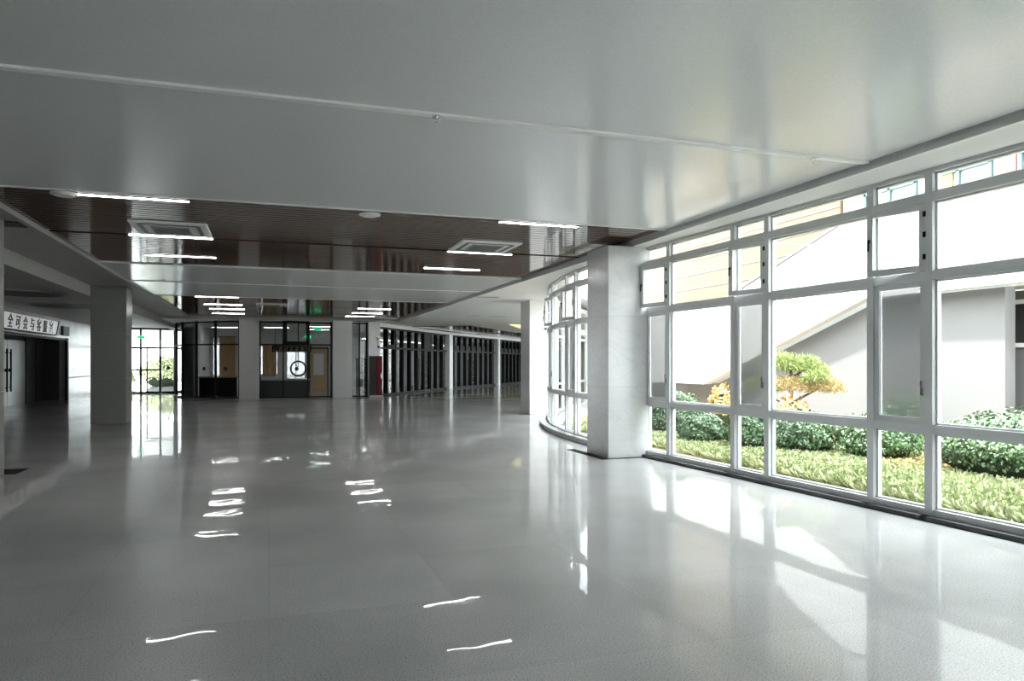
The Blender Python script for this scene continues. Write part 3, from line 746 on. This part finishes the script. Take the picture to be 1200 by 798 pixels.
for i in range(6):
    (x, y), r = behind(0, 2.3 + i * 1.55, 1.6)
    hung(x, y, 2.88, '%s added lamp from the pale column, imitating mirrored windows inside the first shop round the bend' % ods[i], r)
for i in range(4):
    (x, y), r = behind(1, 1.3 + i * 1.7, 1.6)
    hung(x, y, 2.80, '%s added lamp from the first pilaster, imitating mirrored windows inside the second shop round the bend' % ods[i], r)
for i, (seg, t) in enumerate(((0, 3.9), (0, 5.4), (0, 8.3), (1, 2.0), (1, 4.5), (2, 2.0))):
    (x, y), r = behind(seg, t, 2.6)
    root = tag(empty('shelf_rack', (x, y, 0), r), '%s dark shelf rack from the pale column, inside the shops round the bend' % ods[i], 'rack', 'shelf racks')
    for x_ in (-.5, .47): MB().box(x_, x_ + .03, -.2, .2, 0, 1.9).build('side_panel', M['darkgrey'], root)
    for z_ in (.1, .55, 1.0, 1.45, 1.86): MB().box(-.47, .47, -.2, .2, z_, z_ + .03).build('shelf', M['grey'], root)

# ------------------------------------------------------------------ outdoors
st = tag(empty('outdoor_stair', (12, 0, 0)), 'white outdoor stair with solid sloping parapet opposite the windows', 'stair')
MB().prism([(26, 1.0), (18.2, 1.0), (12.2, 2.98), (-6, 2.95), (-6, 4.6), (12.9, 4.66), (17.3, 3.33), (26, 3.3)], 'x', 0, .22).build('parapet', M['render'], st)
s = MB(); s.prism([(26, 1.02), (18.2, 1.02), (12.2, 3.0), (-6, 2.97), (-6, 3.3), (12.2, 3.4), (18.2, 1.4), (26, 1.4)], 'x', .72, 2.4)
s.build('flight', M['render'], st)
s = MB(); s.prism([(26, 3.3), (17.3, 3.33), (12.9, 4.66), (-6, 4.6), (-6, 4.66), (12.9, 4.72), (17.3, 3.39), (26, 3.36)], 'x', -.05, .27)
s.build('coping', M['line'], st)
gw = struct(MB().prism([(26, -.1), (9.45, -.1), (9.45, 2.97), (12.2, 2.97), (18.2, 1.0), (26, 1.0)], 'x', 12.45, 12.7).build('wall_garden', M['wallshade']), 'garden wall under the white outdoor stair, its shade painted grey', 'wall')
struct(MB().box(13.2, 13.4, 2.0, 10.3, -.1, 2.95).build('wall_garden_return', M['wallshade']), 'grey wall set back beside the dark outdoor window', 'wall')
r_ = tag(empty('outdoor_window', (13.17, 9.12, 1.98)), 'dark window in the grey wall beneath the outdoor stair', 'window')
MB().box(-.02, .02, -.8, .8, 0, .72).build('pane', M['dark'], r_); s = MB()
for a_, b_, c2, d2 in ((-.88, .88, .72, .80), (-.88, .88, -.08, 0), (-.88, -.8, 0, .72), (.8, .88, 0, .72)): s.box(-.06, .03, a_, b_, c2, d2)
s.build('frame', M['white'], r_)
# buildings across the court
ob = tag(empty('orange_building', (20, 0, 0)), 'orange clad building with thin horizontal joints behind the stair', 'building')
MB().box(0, 8, 21.5, 40, -.1, 15.0).build('wall', M['orangewall'], ob)
s = MB()
for z in [3.9 + .7 * i for i in range(15)]: s.box(-.03, 0, 21.5, 40, z, z + .035)
s.build('cladding_joint', M['line'], ob); MB().box(-.4, 0, 21.5, 40, 3.1, 3.4).build('ledge', M['render'], ob)
wb = tag(empty('white_building', (20.1, 0, 0)), 'white building with pale blue framed windows beyond the stair landing', 'building')
MB().box(0, 9, -16, 21.45, -.1, 14).build('wall', M['facade'], wb)
for y in (-2, 2, 6, 9.5, 12.6, 15.6, 18.2):
    f = MB()
    y0, y1, z0, z1 = y, y + 2.2, 6.3, 8.9
    f.box(-.1, 0, y0, y0 + .1, z0, z1).box(-.1, 0, y1 - .1, y1, z0, z1).box(-.1, 0, y0, y1, z0, z0 + .1).box(-.1, 0, y0, y1, z1 - .1, z1).box(-.1, 0, (y0 + y1) / 2 - .05, (y0 + y1) / 2 + .05, z0, z1).box(-.1, 0, y0, y1, 7.5, 7.6)
    f.build('window', M['bluewin'], wb)
MB().box(-.06, 0, 16.9, 17.5, 7.0, 8.3).build('yellow_panel', M['yellowwall'], wb); MB().box(-.06, 0, 14.9, 15.5, 6.6, 8.4).build('pink_panel', M['pinkwall'], wb)

# planting bed
struct(MB().prism([(7.05, 2.0), (12.4, 2.0), (12.4, 20.5), (8.8, 20.5), (7.75, 18.6), (7.05, 16.3), (6.75, 14.2), (6.6, 12.0)], 'z', -.06, .0).build('planting_bed', M['soil']), 'brown soil of the planting bed outside the windows', 'ground')
def mesh_quads(name, V, m, per=4):
    n = len(V) // per
    me = bpy.data.meshes.new(name)
    me.vertices.add(len(V)); me.vertices.foreach_set('co', np.asarray(V, dtype=np.float32).ravel())
    me.loops.add(n * per); me.loops.foreach_set('vertex_index', np.arange(n * per, dtype=np.int32))
    me.polygons.add(n); me.polygons.foreach_set('loop_start', np.arange(0, n * per, per, dtype=np.int32))
    me.polygons.foreach_set('loop_total', np.full(n, per, dtype=np.int32))
    me.update(calc_edges=True); me.materials.append(m)
    return me
rng = np.random.default_rng(5)
def unit(n):
    v = rng.normal(size=(n, 3)); return v / np.linalg.norm(v, axis=1)[:, None]
def leaves(P, Nrm, ln, wd, spread=.7):
    """leaf rhombs at points P, facing roughly Nrm"""
    n = len(P)
    nn = Nrm + spread * unit(n); nn /= np.linalg.norm(nn, axis=1)[:, None]
    t = np.cross(nn, unit(n)); t /= np.linalg.norm(t, axis=1)[:, None]
    b = np.cross(nn, t)
    L_ = (ln * (.7 + .6 * rng.random(n)))[:, None]; W2 = (wd * (.7 + .6 * rng.random(n)))[:, None] / 2
    V = np.stack([P, P + t * L_ * .45 + b * W2, P + t * L_, P + t * L_ * .45 - b * W2], axis=1)
    return V.reshape(-1, 3)
def shrub(x, y, rx, ry, h, n, label, name='shrub', leafm='leaf', ln=.06, wd=.035, group='garden shrubs'):
    root = tag(empty(name, (x, y, 0)), label, 'shrub', group)
    u = unit(n); u[:, 2] = np.abs(u[:, 2]) * 1.0 - .25 * (rng.random(n))
    ph = rng.random(4) * 6
    bump = 1 + .10 * np.sin(5 * u[:, 0] + ph[0]) * np.sin(5 * u[:, 1] + ph[1]) + .08 * np.sin(9 * u[:, 2] + 7 * u[:, 0] + ph[2]) + .05 * rng.normal(size=n)
    sc = np.array([rx, ry, h * .62])
    P = u * sc * bump[:, None]; P[:, 2] += h * .40
    P[:, 2] = np.clip(P[:, 2], .02, None)
    nr = u / sc; nr /= np.linalg.norm(nr, axis=1)[:, None]
    link('foliage', mesh_quads('foliage', leaves(P, nr, ln, wd), M[leafm]), None, root)
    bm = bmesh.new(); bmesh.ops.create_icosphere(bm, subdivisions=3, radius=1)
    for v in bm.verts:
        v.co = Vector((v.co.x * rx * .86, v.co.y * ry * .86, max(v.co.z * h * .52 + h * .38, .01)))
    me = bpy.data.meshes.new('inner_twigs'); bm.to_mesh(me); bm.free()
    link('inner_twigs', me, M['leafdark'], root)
    return root
SH = [(9.5, 7.0, .72, 1.30, .92, 9000, 'large round clipped shrub outside the wide bay at the right edge'),
      (9.25, 9.15, .52, .60, .80, 5200, 'dark shrub seen between pine view bay and the narrow screened bay'),
      (8.75, 10.25, .52, .56, .78, 4600, 'low shrub standing right under the pine tree'),
      (8.2, 11.0, .40, .40, .74, 4200, 'shrub seen low through the second narrow window bay'),
      (7.95, 12.1, .46, .42, .62, 4600, 'rounded shrub low in the wide bay of the orange building'),
      (8.4, 13.9, .62, .6, 1.02, 4600, 'taller shrub nearest the large marble column outside'),
      (12.6, 8.4, .42, .55, 1.12, 3600, 'shrub in front of the dark outdoor window'),
      (11.7, 10.9, .5, .5, .98, 2600, 'small shrub far back against the shade-grey garden wall'),
      (10.35, 9.9, .5, .5, .84, 3600, 'shrub behind the dark shrub next to the pine')]
for a_ in SH: shrub(*a_)
shrub(10.8, 15.6, .30, .30, 1.05, 900, 'small orange leaved plant left of the pine tree', leafm='orangeplant', ln=.09, wd=.05)
shrub(9.35, 11.3, .38, .38, .98, 1200, 'orange tinted bush at the foot of the pine tree', leafm='orangeplant', ln=.08, wd=.045)
# clipped pine
pt = tag(empty('pine_tree', (10.3, 12.35, 0)), 'cloud pruned pine tree with yellow green pads outside the window', 'tree')
s = MB(); tr = [(0, 0, 0), (.05, .05, .45), (-.08, .0, .9), (.02, .1, 1.3), (-.02, .1, 1.6)]
for i in range(4): s.cyl(tr[i], tr[i + 1], .07 - i * .012, .058 - i * .012, 10)
for p, q in (((-.05, 0, .8), (.36, -.35, 1.1)), ((0, .05, 1.1), (-.35, .4, 1.15)), ((.02, .1, 1.3), (.25, -.1, 1.5)), ((0, .02, .7), (-.4, .5, .95))): s.cyl(p, q, .028, .016, 8)
s.build('trunk', M['bark'], pt)
def pad(cx, cy, cz, rx, rz, n, m):
    u = unit(n); u[:, 2] = np.abs(u[:, 2]) - .15
    P = u * np.array([rx, rx, rz]) * (rng.random(n) ** .35)[:, None] + np.array([cx, cy, cz])
    up = u * .5 + np.array([0, 0, 1.0]); 
    link('foliage_pad', mesh_quads('foliage_pad', leaves(P, np.cross(up, unit(n)) + .001, .11, .014, .5), m), None, pt)
for a_ in ((-.12, .30, 1.55, .42, .32, 3400, M['needle']), (.16, -.10, 1.52, .36, .27, 2600, M['needle']), (.33, -.32, 1.42, .22, .2, 1200, M['needle']), (.38, -.40, 1.10, .42, .30, 3400, M['needletan']), (-.05, .05, 1.12, .38, .26, 2400, M['needletan']), (-.38, .45, 1.1, .42, .28, 2600, M['needle']), (.1, -.50, 1.30, .24, .16, 1100, M['needle'])):
    pad(*a_)
# grass, uncountable
n = 80000
X = 6.98 + (rng.random(n) ** 1.1) * 2.9; Y = 3.0 + rng.random(n) * 13.5
hgt = .07 + .11 * rng.random(n); yaw = rng.random(n) * 6.283; wid = .003 + .004 * rng.random(n); lean = .055 * rng.normal(size=(n, 2))
dx, dy = np.cos(yaw) * wid, np.sin(yaw) * wid
z0 = np.zeros(n)
V = np.stack([np.stack([X - dx, Y - dy, z0], 1), np.stack([X + dx, Y + dy, z0], 1), np.stack([X + lean[:, 0] + dx * .3, Y + lean[:, 1] + dy * .3, hgt], 1), np.stack([X + lean[:, 0] * 1.3 - dx * .3, Y + lean[:, 1] * 1.3 - dy * .3, hgt * .95], 1)], 1).reshape(-1, 3)
tag(link('grass', mesh_quads('grass', V, M['grass'])), 'long light green grass growing between windows and shrubs', 'grass', kind='stuff')
n = 2600
X = 8.4 + rng.random(n) * 2.6; Y = 7.2 + (X - 8.4) * .6 + rng.random(n) * 1.3
P = np.stack([X, Y, .02 + .14 * rng.random(n)], 1)
tag(link('ground_cover', mesh_quads('ground_cover', leaves(P, np.tile([0, 0, 1.0], (n, 1)), .07, .045), M['orangeplant'])), 'patch of orange ground cover between the dark shrub and large round shrub', 'plants', kind='stuff')
# trees beyond the exit doors
for x, y, r, h, l in ((-10.2, 56, 1.3, 1.5, 'left green bush outside the exit doors'), (-7.0, 57, 1.6, 2.0, 'right green bush outside the exit doors')):
    shrub(x, y, r, r, h, 3500, l, leafm='grass', ln=.2, wd=.12, group='bushes outside the exit doors')
